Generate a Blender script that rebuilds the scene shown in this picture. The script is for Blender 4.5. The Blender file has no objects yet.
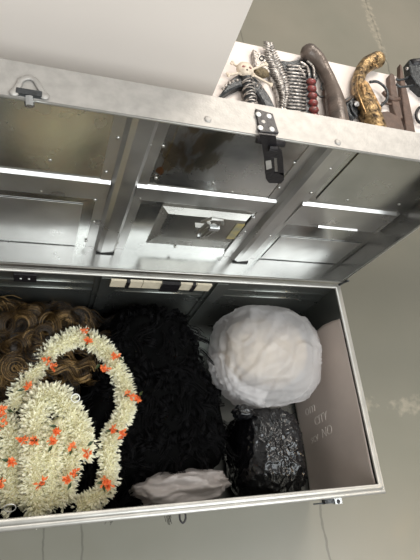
import bpy, bmesh, math, random
from mathutils import Vector, Matrix, noise
rng = random.Random(7)
ZR = 0.30                       # height of the trunk's rim above the floor
S = bpy.context.scene
COL = S.collection

# ------------------------------------------------------------------ camera, world, lights
R = Matrix(((0.94619368, -0.05122767, -0.31952035), (-0.09251559, 0.90335446, -0.41879778), (0.31009417, 0.42582442, 0.85000892)))
CAMP = Vector((-0.67276829, -0.00270701, 0.91755399))          # above the rim plane
FPX = 502.325
cd = bpy.data.cameras.new('camera'); cam = bpy.data.objects.new('camera', cd); COL.objects.link(cam)
cd.sensor_fit = 'VERTICAL'; cd.sensor_height = 36; cd.lens = FPX / 560 * 36; cd.clip_start = 0.01
cam.matrix_world = Matrix.Translation(CAMP + Vector((0, 0, ZR))) @ R.to_4x4()
S.camera = cam
w = bpy.data.worlds.new('world'); S.world = w; w.use_nodes = True
w.node_tree.nodes['Background'].inputs[0].default_value = (1.0, 0.96, 0.90, 1)
w.node_tree.nodes['Background'].inputs[1].default_value = 0.42
def area(name, loc, target, size, power, color):
    l = bpy.data.lights.new(name, 'AREA'); l.size = size
    if size > 1.5: l.shape = 'RECTANGLE'; l.size = size * 1.9; l.size_y = size
    l.energy = power; l.color = color
    o = bpy.data.objects.new(name, l); COL.objects.link(o); o.location = loc
    o.rotation_euler = (Vector(target) - Vector(loc)).to_track_quat('-Z', 'Y').to_euler()
area('overhead_light', (0.45, -1.5, 2.7), (-0.3, 0.3, 0.3), 1.9, 116, (0.91, 0.975, 1.0))
area('overhead_light', (-0.6, 1.0, 3.0), (-0.3, 0.5, 0.2), 1.0, 18, (1.0, 0.95, 0.88))
area('overhead_light', (0.9, 2.6, 2.9), (0.4, 1.7, 0.0), 1.2, 78, (1.0, 0.92, 0.82))  # added fill to brighten the floor behind the trunk, no known fixture there
area('warm_lamp', (2.2, -0.45, 2.5), (0.27, -0.15, 0), 0.3, 7, (1.0, 0.72, 0.42))
S.view_settings.view_transform = 'Standard'; S.view_settings.look = 'None'
S.view_settings.exposure = 0.0; S.view_settings.gamma = 1; S.view_settings.use_curve_mapping = False

# ------------------------------------------------------------------ point helpers (metres, z above the rim plane)
def ray(px, py): return R @ Vector(((px - 210) / FPX, -(py - 280) / FPX, -1))
def at_z(px, py, z):
    d = ray(px, py); t = (z - CAMP.z) / d.z; p = CAMP + d * t; return Vector((p.x, p.y, z))
def at_y(px, py, y):
    d = ray(px, py); t = (y - CAMP.y) / d.y; return CAMP + d * t

# ------------------------------------------------------------------ object helpers
ORG = {}
def tag(o, label=None, cat=None, group=None, kind=None):
    for k, v in (('label', label), ('category', cat), ('group', group), ('kind', kind)):
        if v: o[k] = v
    return o
def thing(name, loc, label, cat, group=None):
    o = bpy.data.objects.new(name, None); COL.objects.link(o); o.empty_display_size = .05
    o.location = (loc[0], loc[1], loc[2] + ZR); ORG[o.name] = Vector(loc)
    return tag(o, label, cat, group)
def mesh(name, vf, mat, parent=None, smooth=False, base=None):
    """vf = (verts, faces[, material index per face]) in rim-plane coordinates"""
    vs, fs = vf[0], vf[1]
    if parent is not None: org = ORG[parent.name]
    elif base is not None: org = Vector(base)
    else: org = Vector((0, 0, -ZR))
    me = bpy.data.meshes.new(name)
    me.from_pydata([(v[0] - org.x, v[1] - org.y, v[2] - org.z) for v in vs], [], fs)
    mats = mat if isinstance(mat, (list, tuple)) else [mat]
    for m in mats: me.materials.append(m)
    if len(vf) > 2: me.polygons.foreach_set('material_index', vf[2])
    if smooth: me.polygons.foreach_set('use_smooth', [True] * len(fs))
    bm = bmesh.new(); bm.from_mesh(me)
    if len(fs) < 60000: bmesh.ops.recalc_face_normals(bm, faces=bm.faces)
    bm.to_mesh(me); bm.free(); me.update()
    o = bpy.data.objects.new(name, me); COL.objects.link(o)
    ORG[o.name] = org
    if parent is not None: o.parent = parent
    else: o.location = (org.x, org.y, org.z + ZR)
    return o
class MB:
    def __init__(s): s.v = []; s.f = []; s.m = []
    def add(s, vf, mi=0, fn=None):
        n = len(s.v); s.v += [fn(*p) if fn else Vector(p) for p in vf[0]]
        s.f += [tuple(i + n for i in f) for f in vf[1]]; s.m += [mi] * len(vf[1]); return s
    @property
    def vf(s): return (s.v, s.f, s.m)
def box(x0, x1, y0, y1, z0, z1):
    v = [(x, y, z) for x in (x0, x1) for y in (y0, y1) for z in (z0, z1)]
    return v, [(0, 1, 3, 2), (4, 6, 7, 5), (0, 4, 5, 1), (2, 3, 7, 6), (0, 2, 6, 4), (1, 5, 7, 3)]
def tube(pts, r, n=6, cap=True, flat=1.0, up=None):
    pts = [Vector(p) for p in pts]; rs = r if isinstance(r, (list, tuple)) else [r] * len(pts)
    V_, F = [], []; prev = None
    for i, p in enumerate(pts):
        t = (pts[min(i + 1, len(pts) - 1)] - pts[max(i - 1, 0)])
        t = t.normalized() if t.length > 1e-9 else Vector((1, 0, 0))
        if prev is None:
            a = Vector(up) if up else (Vector((0, 0, 1)) if abs(t.z) < .9 else Vector((1, 0, 0)))
            prev = a
        a = prev - t * prev.dot(t)
        if a.length < 1e-6: a = t.orthogonal()
        a.normalize(); prev = a; b = t.cross(a)
        for k in range(n):
            q = 2 * math.pi * k / n
            V_.append(p + a * (math.cos(q) * rs[i] * flat) + b * (math.sin(q) * rs[i]))
    for i in range(len(pts) - 1):
        for k in range(n):
            F.append((i * n + k, i * n + (k + 1) % n, (i + 1) * n + (k + 1) % n, (i + 1) * n + k))
    if cap: F.append(tuple(range(n))); F.append(tuple(range((len(pts) - 1) * n, len(pts) * n)))
    return V_, F
def smoothpath(pts, n=8, closed=False):
    P = [Vector(p) for p in pts]; out = []; L = len(P)
    rngi = range(L if closed else L - 1)
    for i in rngi:
        g = (lambda k: P[k % L]) if closed else (lambda k: P[min(max(k, 0), L - 1)])
        a, b, c, d = g(i - 1), g(i), g(i + 1), g(i + 2)
        for j in range(n):
            t = j / n
            out.append(.5 * ((2 * b) + (c - a) * t + (2 * a - 5 * b + 4 * c - d) * t * t + (3 * b - a - 3 * c + d) * t ** 3))
    if not closed: out.append(P[-1])
    return out
def slab(poly, z0, z1, inset=0.0):
    """extruded outline, upper edge pulled in by `inset`"""
    poly = [Vector((p[0], p[1])) for p in poly]; n = len(poly)
    c = sum(poly, Vector((0, 0))) / n
    def ins(i, d):
        a, b, e = poly[i - 1], poly[i], poly[(i + 1) % n]
        n1 = (b - a).orthogonal().normalized(); n2 = (e - b).orthogonal().normalized(); m = (n1 + n2)
        m = m.normalized() if m.length > 1e-6 else n1
        q = b + m * d * sgn
        return q
    ar = sum(poly[i - 1].x * poly[i].y - poly[i].x * poly[i - 1].y for i in range(n))
    sgn = 1 if ar > 0 else -1
    vs = [(p.x, p.y, z0) for p in poly] + [(p.x, p.y, z1 - inset * .7) for p in poly] + [(*ins(i, inset), z1) for i in range(n)]
    fs = [tuple(range(n)), tuple(range(2 * n, 3 * n))]
    for k in (0, n):
        for i in range(n): fs.append((k + i, k + (i + 1) % n, k + n + (i + 1) % n, k + n + i))
    return vs, fs
def dome(c, r, ax=(0, 0, 1), h=.5, n=10):
    ax = Vector(ax).normalized(); a = ax.orthogonal().normalized(); b = ax.cross(a); c = Vector(c)
    V_ = [c + ax * r * h]; F = []
    for j, ph in enumerate((.5, 1.0, 1.35)):
        rr = r * min(1, math.sin(ph * math.pi / 2)) if j < 2 else r; hh = r * h * max(0, math.cos(ph * math.pi / 2)) if j < 2 else -r * .1
        for k in range(n):
            q = 2 * math.pi * k / n; V_.append(c + ax * hh + (a * math.cos(q) + b * math.sin(q)) * rr)
    for k in range(n):
        F.append((0, 1 + k, 1 + (k + 1) % n))
        for j in range(2): F.append((1 + j * n + k, 1 + (j + 1) * n + k, 1 + (j + 1) * n + (k + 1) % n, 1 + j * n + (k + 1) % n))
    return V_, F
def blob(c, rad, fn, sub=5, p=2.0):
    """deformed ball: superellipsoid radii rad, fn(direction) -> radial factor"""
    bm = bmesh.new(); bmesh.ops.create_icosphere(bm, subdivisions=sub, radius=1)
    vs = []
    for v in bm.verts:
        d = v.co.normalized()
        k = (abs(d.x) ** p + abs(d.y) ** p + abs(d.z) ** p) ** (-1 / p)
        k *= fn(d); vs.append((c[0] + d.x * k * rad[0], c[1] + d.y * k * rad[1], c[2] + d.z * k * rad[2]))
    fs = [tuple(v.index for v in f.verts) for f in bm.faces]; bm.free()
    return vs, fs
def ridge(p, s, seed=0):
    q = Vector((p[0] * s + seed * 3.1, p[1] * s - seed * 1.7, p[2] * s + seed)); return 1 - abs(noise.noise(q)) * 2

# ------------------------------------------------------------------ materials
def mat(name, col, metal=0, rough=.5, var=0, vscale=8, bump=0, bscale=60, rvar=0, col2=None, spec=None, coat=0, alpha=1, trans=0, sheen=0):
    m = bpy.data.materials.new(name); m.use_nodes = True; nt = m.node_tree; N = nt.nodes; L = nt.links
    b = N['Principled BSDF']; b.inputs['Metallic'].default_value = metal; b.inputs['Roughness'].default_value = rough
    c = (*col, 1); b.inputs['Base Color'].default_value = c
    if spec is not None: b.inputs['Specular IOR Level'].default_value = spec
    b.inputs['Coat Weight'].default_value = coat; b.inputs['Alpha'].default_value = alpha
    b.inputs['Sheen Weight'].default_value = sheen
    tc = N.new('ShaderNodeTexCoord')
    if var or col2:
        n = N.new('ShaderNodeTexNoise'); n.inputs['Scale'].default_value = vscale; n.inputs['Detail'].default_value = 6
        r = N.new('ShaderNodeValToRGB'); L.new(tc.outputs['Object'], n.inputs['Vector']); L.new(n.outputs['Fac'], r.inputs['Fac'])
        r.color_ramp.elements[0].position = .35; r.color_ramp.elements[1].position = .65
        r.color_ramp.elements[0].color = (*(col2 or [x * (1 - var) for x in col]), 1); r.color_ramp.elements[1].color = c
        L.new(r.outputs['Color'], b.inputs['Base Color'])
    if rvar:
        n = N.new('ShaderNodeTexNoise'); n.inputs['Scale'].default_value = 14; n.inputs['Detail'].default_value = 4
        mr = N.new('ShaderNodeMapRange'); L.new(tc.outputs['Object'], n.inputs['Vector']); L.new(n.outputs['Fac'], mr.inputs['Value'])
        mr.inputs['From Min'].default_value = .3; mr.inputs['From Max'].default_value = .7
        mr.inputs['To Min'].default_value = rough - rvar; mr.inputs['To Max'].default_value = rough + rvar
        L.new(mr.outputs['Result'], b.inputs['Roughness'])
    if bump:
        n = N.new('ShaderNodeTexNoise'); n.inputs['Scale'].default_value = bscale; n.inputs['Detail'].default_value = 5
        bp = N.new('ShaderNodeBump'); bp.inputs['Strength'].default_value = bump; bp.inputs['Distance'].default_value = .004
        L.new(tc.outputs['Object'], n.inputs['Vector']); L.new(n.outputs['Fac'], bp.inputs['Height']); L.new(bp.outputs['Normal'], b.inputs['Normal'])
    return m
M = {}
M['galv'] = mat('galvanised_steel', (.57, .56, .545), metal=.95, rough=.36, var=.22, vscale=9, rvar=.10, bump=.12, bscale=22)
M['inner'] = mat('darkened_inner_zinc', (.30, .31, .29), metal=.9, rough=.30, var=.25, vscale=8, rvar=.06, bump=.1, bscale=20)  # zinc colour darkened to stand for dark reflections inside the trunk
M['galv_matte'] = mat('weathered_zinc', (.46, .44, .415), metal=.5, rough=.55, var=.15, vscale=70, bump=.15, bscale=300)
M['lock'] = mat('dull_lock_cover', (.42, .41, .38), metal=.95, rough=.27, var=.2, vscale=12, rvar=.06)
M['rim'] = mat('rolled_zinc_edge', (.50, .485, .45), metal=.7, rough=.38, var=.15, vscale=30)
M['dark_hole'] = mat('dark_slot', (.01, .01, .01), rough=.8)
M['rivet'] = mat('rivet_steel', (.48, .47, .44), metal=1, rough=.38)
M['bright'] = mat('bright_steel', (.75, .77, .78), metal=1, rough=.25)
M['black_metal'] = mat('black_painted_iron', (.018, .016, .018), metal=.2, rough=.38, var=.3, vscale=120, bump=.3, bscale=220)
M['white_rivet'] = mat('silver_rivet', (.85, .85, .82), metal=.5, rough=.35)
M['cream'] = mat('cream_strip', (.62, .55, .42), rough=.6, var=.15, vscale=60)
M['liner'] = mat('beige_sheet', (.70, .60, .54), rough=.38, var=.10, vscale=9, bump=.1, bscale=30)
M['chalk'] = mat('chalk_mark', (.84, .77, .71), rough=.9)
M['floor'] = None
M['white'] = mat('white_laminate', (.70, .635, .58), rough=.4, var=.03, vscale=5)
M['table_white'] = mat('white_table_top', (.70, .63, .59), rough=.45)
M['hair_dark'] = mat('brown_hair_dark', (.012, .007, .0035), rough=.34, spec=.4)
M['hair_mid'] = mat('brown_hair', (.085, .048, .016), rough=.34, spec=.35)
M['hair_gold'] = mat('golden_hair', (.36, .225, .085), rough=.34, spec=.4)
M['hair_black'] = mat('black_hair', (.0035, .0033, .0038), rough=.55, spec=.10)
M['hair_soft'] = mat('black_hair_mass', (.002, .002, .002), rough=.95, spec=.05)
M['petal'] = mat('cream_petal', (.90, .88, .72), rough=.6, col2=(.86, .82, .58), vscale=70)
PETAL_FILM = 1
M['petal_core'] = mat('garland_core', (.62, .58, .38), rough=.8)
M['orange'] = mat('orange_petal', (.90, .20, .05), rough=.55, var=.3, vscale=200)
M['leaf'] = mat('dark_leaf', (.035, .06, .02), rough=.5)
M['ring'] = mat('white_ring', (.8, .8, .78), metal=.3, rough=.3)
M['black_plastic'] = mat('black_plastic', (.006, .006, .007), rough=.22, spec=.6, bump=.2, bscale=45)
M['blond'] = mat('beige_wig_hair', (.50, .40, .27), rough=.6, col2=(.13, .11, .10), vscale=9)
M['wood'] = mat('aged_brown_grip', (.16, .125, .105), rough=.34, metal=.3, col2=(.085, .068, .058), vscale=22, bump=.3, bscale=120)
M['brown'] = mat('brown_resin', (.105, .060, .042), rough=.5, var=.35, vscale=60, bump=.3, bscale=150)
M['gold'] = mat('antique_gold', (.52, .35, .17), metal=.7, rough=.38, col2=(.035, .022, .012), vscale=75, bump=.9, bscale=150)
M['goldbright'] = mat('polished_gold', (.50, .32, .15), metal=.8, rough=.32, col2=(.12, .07, .03), vscale=90)
M['silver'] = mat('aged_silver', (.62, .58, .54), metal=.7, rough=.4, col2=(.16, .14, .13), vscale=140, bump=.5, bscale=200)
M['gunmetal'] = mat('gunmetal', (.07, .075, .08), metal=.6, rough=.35, var=.4, vscale=90, bump=.5, bscale=160)
M['bone'] = mat('bone_white', (.72, .62, .50), rough=.5, var=.2, vscale=120)
M['red'] = mat('red_bead', (.26, .035, .035), rough=.35, col2=(.13, .06, .05), vscale=160)
M['olive'] = mat('olive_crust', (.20, .15, .08), rough=.6, var=.5, vscale=200, bump=.8, bscale=250)

def film(name, col, tr, op, rough=.35):
    """thin plastic film: diffuse + translucent, partly clear"""
    m = bpy.data.materials.new(name); m.use_nodes = True; nt = m.node_tree; N = nt.nodes; L = nt.links
    N.clear(); o = N.new('ShaderNodeOutputMaterial')
    d = N.new('ShaderNodeBsdfPrincipled'); d.inputs['Base Color'].default_value = (*col, 1); d.inputs['Roughness'].default_value = rough
    t = N.new('ShaderNodeBsdfTranslucent'); t.inputs['Color'].default_value = (*col, 1)
    c = N.new('ShaderNodeBsdfTransparent'); a = N.new('ShaderNodeMixShader'); b = N.new('ShaderNodeMixShader')
    a.inputs[0].default_value = tr; L.new(d.outputs[0], a.inputs[1]); L.new(t.outputs[0], a.inputs[2])
    b.inputs[0].default_value = op; L.new(c.outputs[0], b.inputs[1]); L.new(a.outputs[0], b.inputs[2]); L.new(b.outputs[0], o.inputs[0])
    return m
M['film'] = film('white_plastic_film', (.93, .90, .90), .25, .40)
M['film2'] = film('pinkish_white_plastic_film', (.60, .55, .53), .2, .94, .3)

M['petal'] = film('cream_petal_thin', (.97, .95, .79), .38, 1.0, .6)
M['orange'] = film('orange_petal_thin', (.95, .27, .09), .3, 1.0, .5)

def panel_mat():
    """lid sheet: galvanised steel with rust-brown streaks and a yellow smear"""
    m = mat('galvanised_lid_sheet', (.56, .56, .54), metal=.97, rough=.23, var=.30, vscale=7, rvar=.07, bump=.10, bscale=14)
    nt = m.node_tree; N = nt.nodes; L = nt.links; b = N['Principled BSDF']
    tc = N.new('ShaderNodeTexCoord'); src = b.inputs['Base Color'].links[0].from_socket
    def mask(cx, cz, rx, rz, slope, thr, sc):
        sp = N.new('ShaderNodeSeparateXYZ'); L.new(tc.outputs['Object'], sp.inputs[0])
        def mth(op, a, bb):
            n = N.new('ShaderNodeMath'); n.operation = op
            for i, q in enumerate((a, bb)):
                if isinstance(q, (int, float)): n.inputs[i].default_value = q
                else: L.new(q, n.inputs[i])
            return n.outputs[0]
        dz = mth('SUBTRACT', sp.outputs['Z'], cz); dx = mth('SUBTRACT', mth('SUBTRACT', sp.outputs['X'], cx), mth('MULTIPLY', dz, slope))
        e = mth('ADD', mth('POWER', mth('DIVIDE', dx, rx), 2), mth('POWER', mth('DIVIDE', dz, rz), 2))
        n = N.new('ShaderNodeTexNoise'); n.inputs['Scale'].default_value = sc; n.inputs['Detail'].default_value = 8
        mp = N.new('ShaderNodeMapping'); mp.inputs['Scale'].default_value = (1, 1, .35); L.new(tc.outputs['Object'], mp.inputs[0]); L.new(mp.outputs[0], n.inputs['Vector'])
        v = mth('SUBTRACT', mth('ADD', mth('SUBTRACT', 1, e), mth('MULTIPLY', mth('SUBTRACT', n.outputs['Fac'], .5), 6)), thr)
        cl = N.new('ShaderNodeClamp'); L.new(mth('MULTIPLY', v, 2.5), cl.inputs[0]); return cl.outputs[0]
    def over(src, fac, col):
        x = N.new('ShaderNodeMix'); x.data_type = 'RGBA'; L.new(fac, x.inputs[0]); L.new(src, x.inputs[6]); x.inputs[7].default_value = (*col, 1); return x.outputs[2]
    # object space: origin at the trunk's base centre (-.405,.23), z from floor
    k1 = mask(-.075, ZR + .335, .030, .085, .10, .1, 55); k2 = mask(-.030, ZR + .36, .020, .08, .1, .3, 60)
    c = over(src, k1, (.36, .30, .22)); c = over(c, k2, (.27, .25, .20)); c = over(c, mask(-.098, ZR + .290, .007, .012, 0, -.2, 40), (.45, .24, .13))
    L.new(c, b.inputs['Base Color'])
    return m
M['panel'] = panel_mat()

def floor_mat():
    m = mat('polished_grey_green_stone', (.205, .190, .152), rough=.34, col2=(.172, .166, .132), vscale=1.6, rvar=.06, bump=.03, bscale=60)
    nt = m.node_tree; N = nt.nodes; L = nt.links; b = N['Principled BSDF']; src = b.inputs['Base Color'].links[0].from_socket
    tc = N.new('ShaderNodeTexCoord'); sp = N.new('ShaderNodeSeparateXYZ')
    nz = N.new('ShaderNodeTexNoise'); nz.inputs['Scale'].default_value = 9; nz.inputs['Detail'].default_value = 5
    L.new(tc.outputs['Object'], nz.inputs['Vector']); L.new(tc.outputs['Object'], sp.inputs[0])
    def mth(op, a, bb=0):
        n = N.new('ShaderNodeMath'); n.operation = op
        for i, q in enumerate((a, bb)):
            if isinstance(q, (int, float)): n.inputs[i].default_value = q
            else: L.new(q, n.inputs[i])
        return n.outputs[0]
    wob = mth('MULTIPLY', mth('SUBTRACT', nz.outputs['Fac'], .5), .035)
    def line(ax, v, wd):
        d = mth('ABSOLUTE', mth('SUBTRACT', mth('ADD', sp.outputs[ax], wob), v))
        return mth('LESS_THAN', d, wd)
    tot = None
    for ax, v, wd in (('X', .705, .0035), ('X', .018, .003), ('X', -.564, .0022), ('X', -.641, .0018), ('X', -1.25, .003), ('X', 1.4, .003), ('Y', -.55, .003), ('Y', 2.6, .003)):
        l = line(ax, v, wd); tot = l if tot is None else mth('MAXIMUM', tot, l)
    x = N.new('ShaderNodeMix'); x.data_type = 'RGBA'; L.new(mth('MULTIPLY', tot, .7), x.inputs[0]); L.new(src, x.inputs[6]); x.inputs[7].default_value = (.10, .095, .075, 1)
    # pale worn scuffs beside the trunk
    prev = x.outputs[2]
    for cx, cy, rx, ry in ((.215, .232, .035, .03), (.37, .225, .085, .032), (.70, 1.95, .03, .3)):
        e = mth('ADD', mth('POWER', mth('DIVIDE', mth('SUBTRACT', sp.outputs['X'], cx), rx), 2), mth('POWER', mth('DIVIDE', mth('SUBTRACT', sp.outputs['Y'], cy), ry), 2))
        n2 = N.new('ShaderNodeTexNoise'); n2.inputs['Scale'].default_value = 45; n2.inputs['Detail'].default_value = 6; L.new(tc.outputs['Object'], n2.inputs['Vector'])
        v = mth('MULTIPLY', mth('ADD', mth('SUBTRACT', 1, e), mth('MULTIPLY', mth('SUBTRACT', n2.outputs['Fac'], .55), 5)), .5)
        cl = N.new('ShaderNodeClamp'); L.new(v, cl.inputs[0]); cl.inputs[2].default_value = .55
        y = N.new('ShaderNodeMix'); y.data_type = 'RGBA'; L.new(cl.outputs[0], y.inputs[0]); L.new(prev, y.inputs[6]); y.inputs[7].default_value = (.36, .32, .25, 1); prev = y.outputs[2]
    L.new(prev, b.inputs['Base Color'])
    return m
M['floor'] = floor_mat()

# ------------------------------------------------------------------ setting
tag(mesh('floor', box(-3.2, 3.2, -2.0, 4.4, -ZR - .05, -ZR), M['floor']), kind='structure')

# ------------------------------------------------------------------ white cabinet and low table behind the trunk
cab = thing('white_cabinet', (-.945, .765, -ZR), 'plain white cabinet with a flat face rising behind the left of the raised trunk lid', 'cabinet')
cb = MB(); cb.add(box(-1.446, -.4445, .558, .97, -ZR + .05, .86)); mesh('body', cb.vf, M['white'], cab)
mesh('plinth', box(-1.43, -.46, .575, .95, -ZR, -ZR + .05), M['white'], cab)
TZ = .15
tb = thing('low_table', (.2, .80, -ZR), 'low white table behind the trunk carrying a row of prop weapons', 'table')
mesh('table_top', box(-.435, .80, .585, 1.022, TZ - .022, TZ), M['table_white'], tb)
for x in (-.41, .765):
    for y in (.62, .985): mesh('leg', box(x - .015, x + .015, y - .015, y + .015, -ZR, TZ - .022), M['white'], tb)

# ------------------------------------------------------------------ the metal trunk
W, L_, D = .46, .81, .287
HL, SD = .454, .0497
trunk = thing('metal_trunk', (-L_ / 2, W / 2, -ZR), 'large galvanised steel trunk standing open on the floor, full of wigs and garlands', 'trunk')
b = MB(); t = .0018
bo = -D                                        # underside of the trunk just above the floor, on two skids
b.add(box(-L_ + .007, -.007, .007, W - .005, bo, bo + t))
b.add(box(-.009, -.007, .008, W - .006, bo, -.003)); b.add(box(-L_ + .007, -L_ + .009, .008, W - .006, bo, -.003))
b.add(box(-L_ + .007, -.007, .007, .009, bo, -.003)); b.add(box(-L_ + .007, -.007, W - .007, W - .005, bo, -.003))
body = mesh('trunk_body', b.vf, M['inner'], trunk)
for y in (.09, .36): mesh('skid', box(-L_ + .03, -.03, y - .015, y + .015, -ZR, bo), M['galv_matte'], trunk)
def rimloop(prof, mi=0):
    vs, fs = [], []; n = len(prof)
    for sx, sy in ((0, 0), (1, 0), (1, 1), (0, 1)):
        for d, z in prof:
            dy = d * (1.15 if sy == 0 else .85)
            vs.append(((-L_ + d) if sx else -d, (W - dy) if sy else dy, z))
    for c in range(4):
        for k in range(n):
            fs.append((c * n + k, c * n + (k + 1) % n, ((c + 1) % 4) * n + (k + 1) % n, ((c + 1) % 4) * n + k))
    return vs, fs
def arc(cx, cz, r, n=10): return [(cx + r * math.cos(2 * math.pi * k / n), cz + r * math.sin(2 * math.pi * k / n)) for k in range(n)]
rm = MB(); rm.add(rimloop(arc(.0115, -.003, .0048))); rm.add(rimloop(arc(.0042, -.006, .0042)))
mesh('rim', rm.vf, M['rim'], trunk, smooth=True)
# straps, beads on the inner back wall
for x0, x1 in ((-.566, -.522), (-.318, -.272)):
    s = MB(); s.add(box(x0, x1, W - .0105, W - .007, bo + .002, -.008)); s.add(box(x0 + .01, x1 - .01, W - .016, W - .0105, bo + .002, -.008)); mesh('strap', s.vf, M['inner'], body)
for z in (-.048, -.082):
    for x0, x1 in ((-L_ + .02, -.568), (-.520, -.320), (-.270, -.02)):
        mesh('wall_bead', tube([(x0, W - .008, z), (x1, W - .008, z)], .0028, 8), M['inner'], body, smooth=True)
# cream strip under the rim, with its dark clips
for x0, x1 in ((-.537, -.5062), (-.5050, -.4722), (-.4710, -.432), (-.392, -.3562), (-.3550, -.322)):
    mesh('cream_strip', box(x0, x1, W - .0215, W - .0165, -.034, -.005), M['cream'], body)
for x0, x1, z0 in ((-.505, -.4985, -.034), (-.432, -.392, -.040), (-.365, -.358, -.036)):
    h = mesh('hinge_plate', box(x0, x1, W - .0245, W - .017, z0, -.004), M['black_metal'], body)
h = MB(); h.add(box(-.722, -.680, W - .018, W - .007, -.038, -.008)); hp = mesh('hinge_plate', h.vf, M['black_metal'], body)
for x in (-.709, -.694): mesh('rivet', dome((x, W - .018, -.024), .0025, (0, -1, 0)), M['white_rivet'], body, smooth=True)
# hinge leaves at the lid corner
mesh('corner_stay', tube([(-.004, W - .004, -.004), (.001, W - .003, .012), (.000, W - .008, .030)], .003, 6), M['gunmetal'], trunk)
# front staple and latch
stp = smoothpath([(-.424, .004, -.010), (-.424, -.008, -.010), (-.419, -.014, -.010), (-.414, -.008, -.010), (-.414, .004, -.010)], 5)
mesh('padlock_staple', tube(stp, .0018, 6), M['black_metal'], trunk, smooth=True)
mesh('staple_plate', box(-.455, -.375, .0005, .006, -.026, -.009), M['galv'], trunk)
l = MB(); l.add(tube([(-.160, -.006, -.014), (-.140, -.006, -.014), (-.122, -.004, -.013)], .0015, 6)); l.add(box(-.138, -.118, -.008, .004, -.020, -.008))
mesh('latch', l.vf, M['gunmetal'], trunk)
mesh('latch_keeper', box(-.116, -.100, -.010, .004, -.018, -.009), M['bright'], trunk)
mesh('latch_knob', dome((-.108, -.006, -.009), .004, (0, 0, 1), .6), M['black_metal'], trunk)

# --- lid
TH = math.radians(87.76)
UU = Vector((0, -math.cos(TH), math.sin(TH))); VV = Vector((0, math.sin(TH), math.cos(TH)))
def LP(x, u, v): return Vector((x, W - .002, .004)) + UU * u + VV * v
def lbox(x0, x1, u0, u1, v0, v1): q = box(x0, x1, u0, u1, v0, v1); return [LP(*p) for p in q[0]], q[1]
b = MB(); t = .0016
b.add(lbox(-L_, 0, 0, HL, SD, SD + t))
b.add(lbox(-L_, 0, 0, t, 0, SD)); b.add(lbox(-t, 0, t, HL - t, 0, SD)); b.add(lbox(-L_, -L_ + t, t, HL - t, 0, SD))
lid = mesh('lid', b.vf, M['panel'], trunk)
b = MB(); b.add(lbox(-L_ - .0004, .0004, HL - t, HL + .0006, -.0004, SD + t + .0004)); mesh('lid_lip', b.vf, M['galv_matte'], lid)
e = MB()
for a, c in (((-.003, .004, .001), (-.003, HL - .003, .001)), ((-L_ + .003, .004, .001), (-L_ + .003, HL - .003, .001)), ((-L_ + .003, HL - .003, .001), (-.003, HL - .003, .001)), ((-L_ + .003, .003, .001), (-.003, .003, .001))):
    e.add(tube([LP(*a), LP(*c)], .0022, 8))
mesh('hem', e.vf, M['rim'], lid, smooth=True)
def prism_u(prof, u0, u1):                    # profile in (x, v), run along u
    n = len(prof); vs = [LP(x, u0, v) for x, v in prof] + [LP(x, u1, v) for x, v in prof]
    return vs, [tuple(range(n)), tuple(range(n, 2 * n))] + [(i, (i + 1) % n, n + (i + 1) % n, n + i) for i in range(n)]
def prism_x(prof, x0, x1, slant=0):           # profile in (u, v), run along x; raised points pulled in
    n = len(prof); vm = max(v for _, v in prof)
    vs = [LP(x0 + slant * (vm - v), u, v) for u, v in prof] + [LP(x1 - slant * (vm - v), u, v) for u, v in prof]
    return vs, [tuple(range(n)), tuple(range(n, 2 * n))] + [(i, (i + 1) % n, n + (i + 1) % n, n + i) for i in range(n)]
s = SD
for x0, x1 in ((-.570, -.533), (-.274, -.237)):
    pr = [(x0 - .020, s), (x0 - .020, s - .0014), (x0 - .003, s - .0014), (x0 + .002, s - .013), (x0 + .010, s - .0155), (x1 - .004, s - .0135), (x1 + .004, s - .0014), (x1 + .020, s - .0014), (x1 + .020, s)]
    rb = mesh('rib', prism_u(pr, .002, HL - .003), M['galv'], lid)
    mesh('slot', lbox(x0 + .001, x1 - .001, .0025, .006, s - .016, s - .0095), M['dark_hole'], lid)
# horizontal raised bars, one to each bay
def bar(x0, x1, ulo, uhi, sl=0):
    dp = .0062
    pr = [(uhi + .003, s), (uhi + .001, s - .0006), (uhi - .0032, s - dp), (uhi - .005, s - dp), (ulo + .003, s - .0022), (ulo, s - .001), (ulo, s)]
    return mesh('raised_bar', prism_x(pr, x0, x1, sl), M['galv'], lid)
bar(-L_ + .004, -.573, .180, .240); bar(-.530, -.276, .192, .240); bar(-.224, -.016, .160, .242)
mesh('inner_lip', prism_x([(.172, s), (.170, s - .001), (.166, s - .006), (.162, s - .001), (.162, s)], -.150, -.058), M['galv'], lid)
mesh('slanted_fold', prism_u([(-.016, s), (-.016, s - .006), (-.012, s - .0065), (-.004, s - .001), (-.004, s)], .165, .238), M['galv'], lid)
# thin overlaid plates
mesh('cover_plate', lbox(-L_ + .003, -.604, .250, HL - .004, s - .0026, s - .0012), M['panel'], lid)
mesh('cover_plate', lbox(-.500, -.300, .248, HL - .004, s - .0026, s - .0012), M['panel'], lid)
mesh('cover_plate', lbox(-.205, -.010, .256, HL - .004, s - .0026, s - .0012), M['panel'], lid)
mesh('cover_plate', lbox(-L_ + .003, -.610, .006, .160, s - .0018, s - .0010), M['galv'], lid)
mesh('cover_plate', lbox(-.205, -.010, .006, .110, s - .0018, s - .0010), M['galv'], lid)
# lock cover
dp = .013
pr = [(.184, s), (.181, s - .001), (.1755, s - dp), (.088, s - dp * .95), (.038, s - .002), (.036, s)]
lc = mesh('lock_cover', prism_x(pr, -.474, -.300, .9), M['lock'], lid)
mesh('stiffener', lbox(-.298, -.292, .02, .175, s - .004, s - .001), M['galv'], lid)
mesh('yellow_smear', lbox(-.326, -.309, .104, .163, s - dp - .0010, s - dp + .002), mat('dried_yellow_glue', (.36, .29, .11), rough=.6, col2=(.20, .19, .14), vscale=70), lid)
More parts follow.
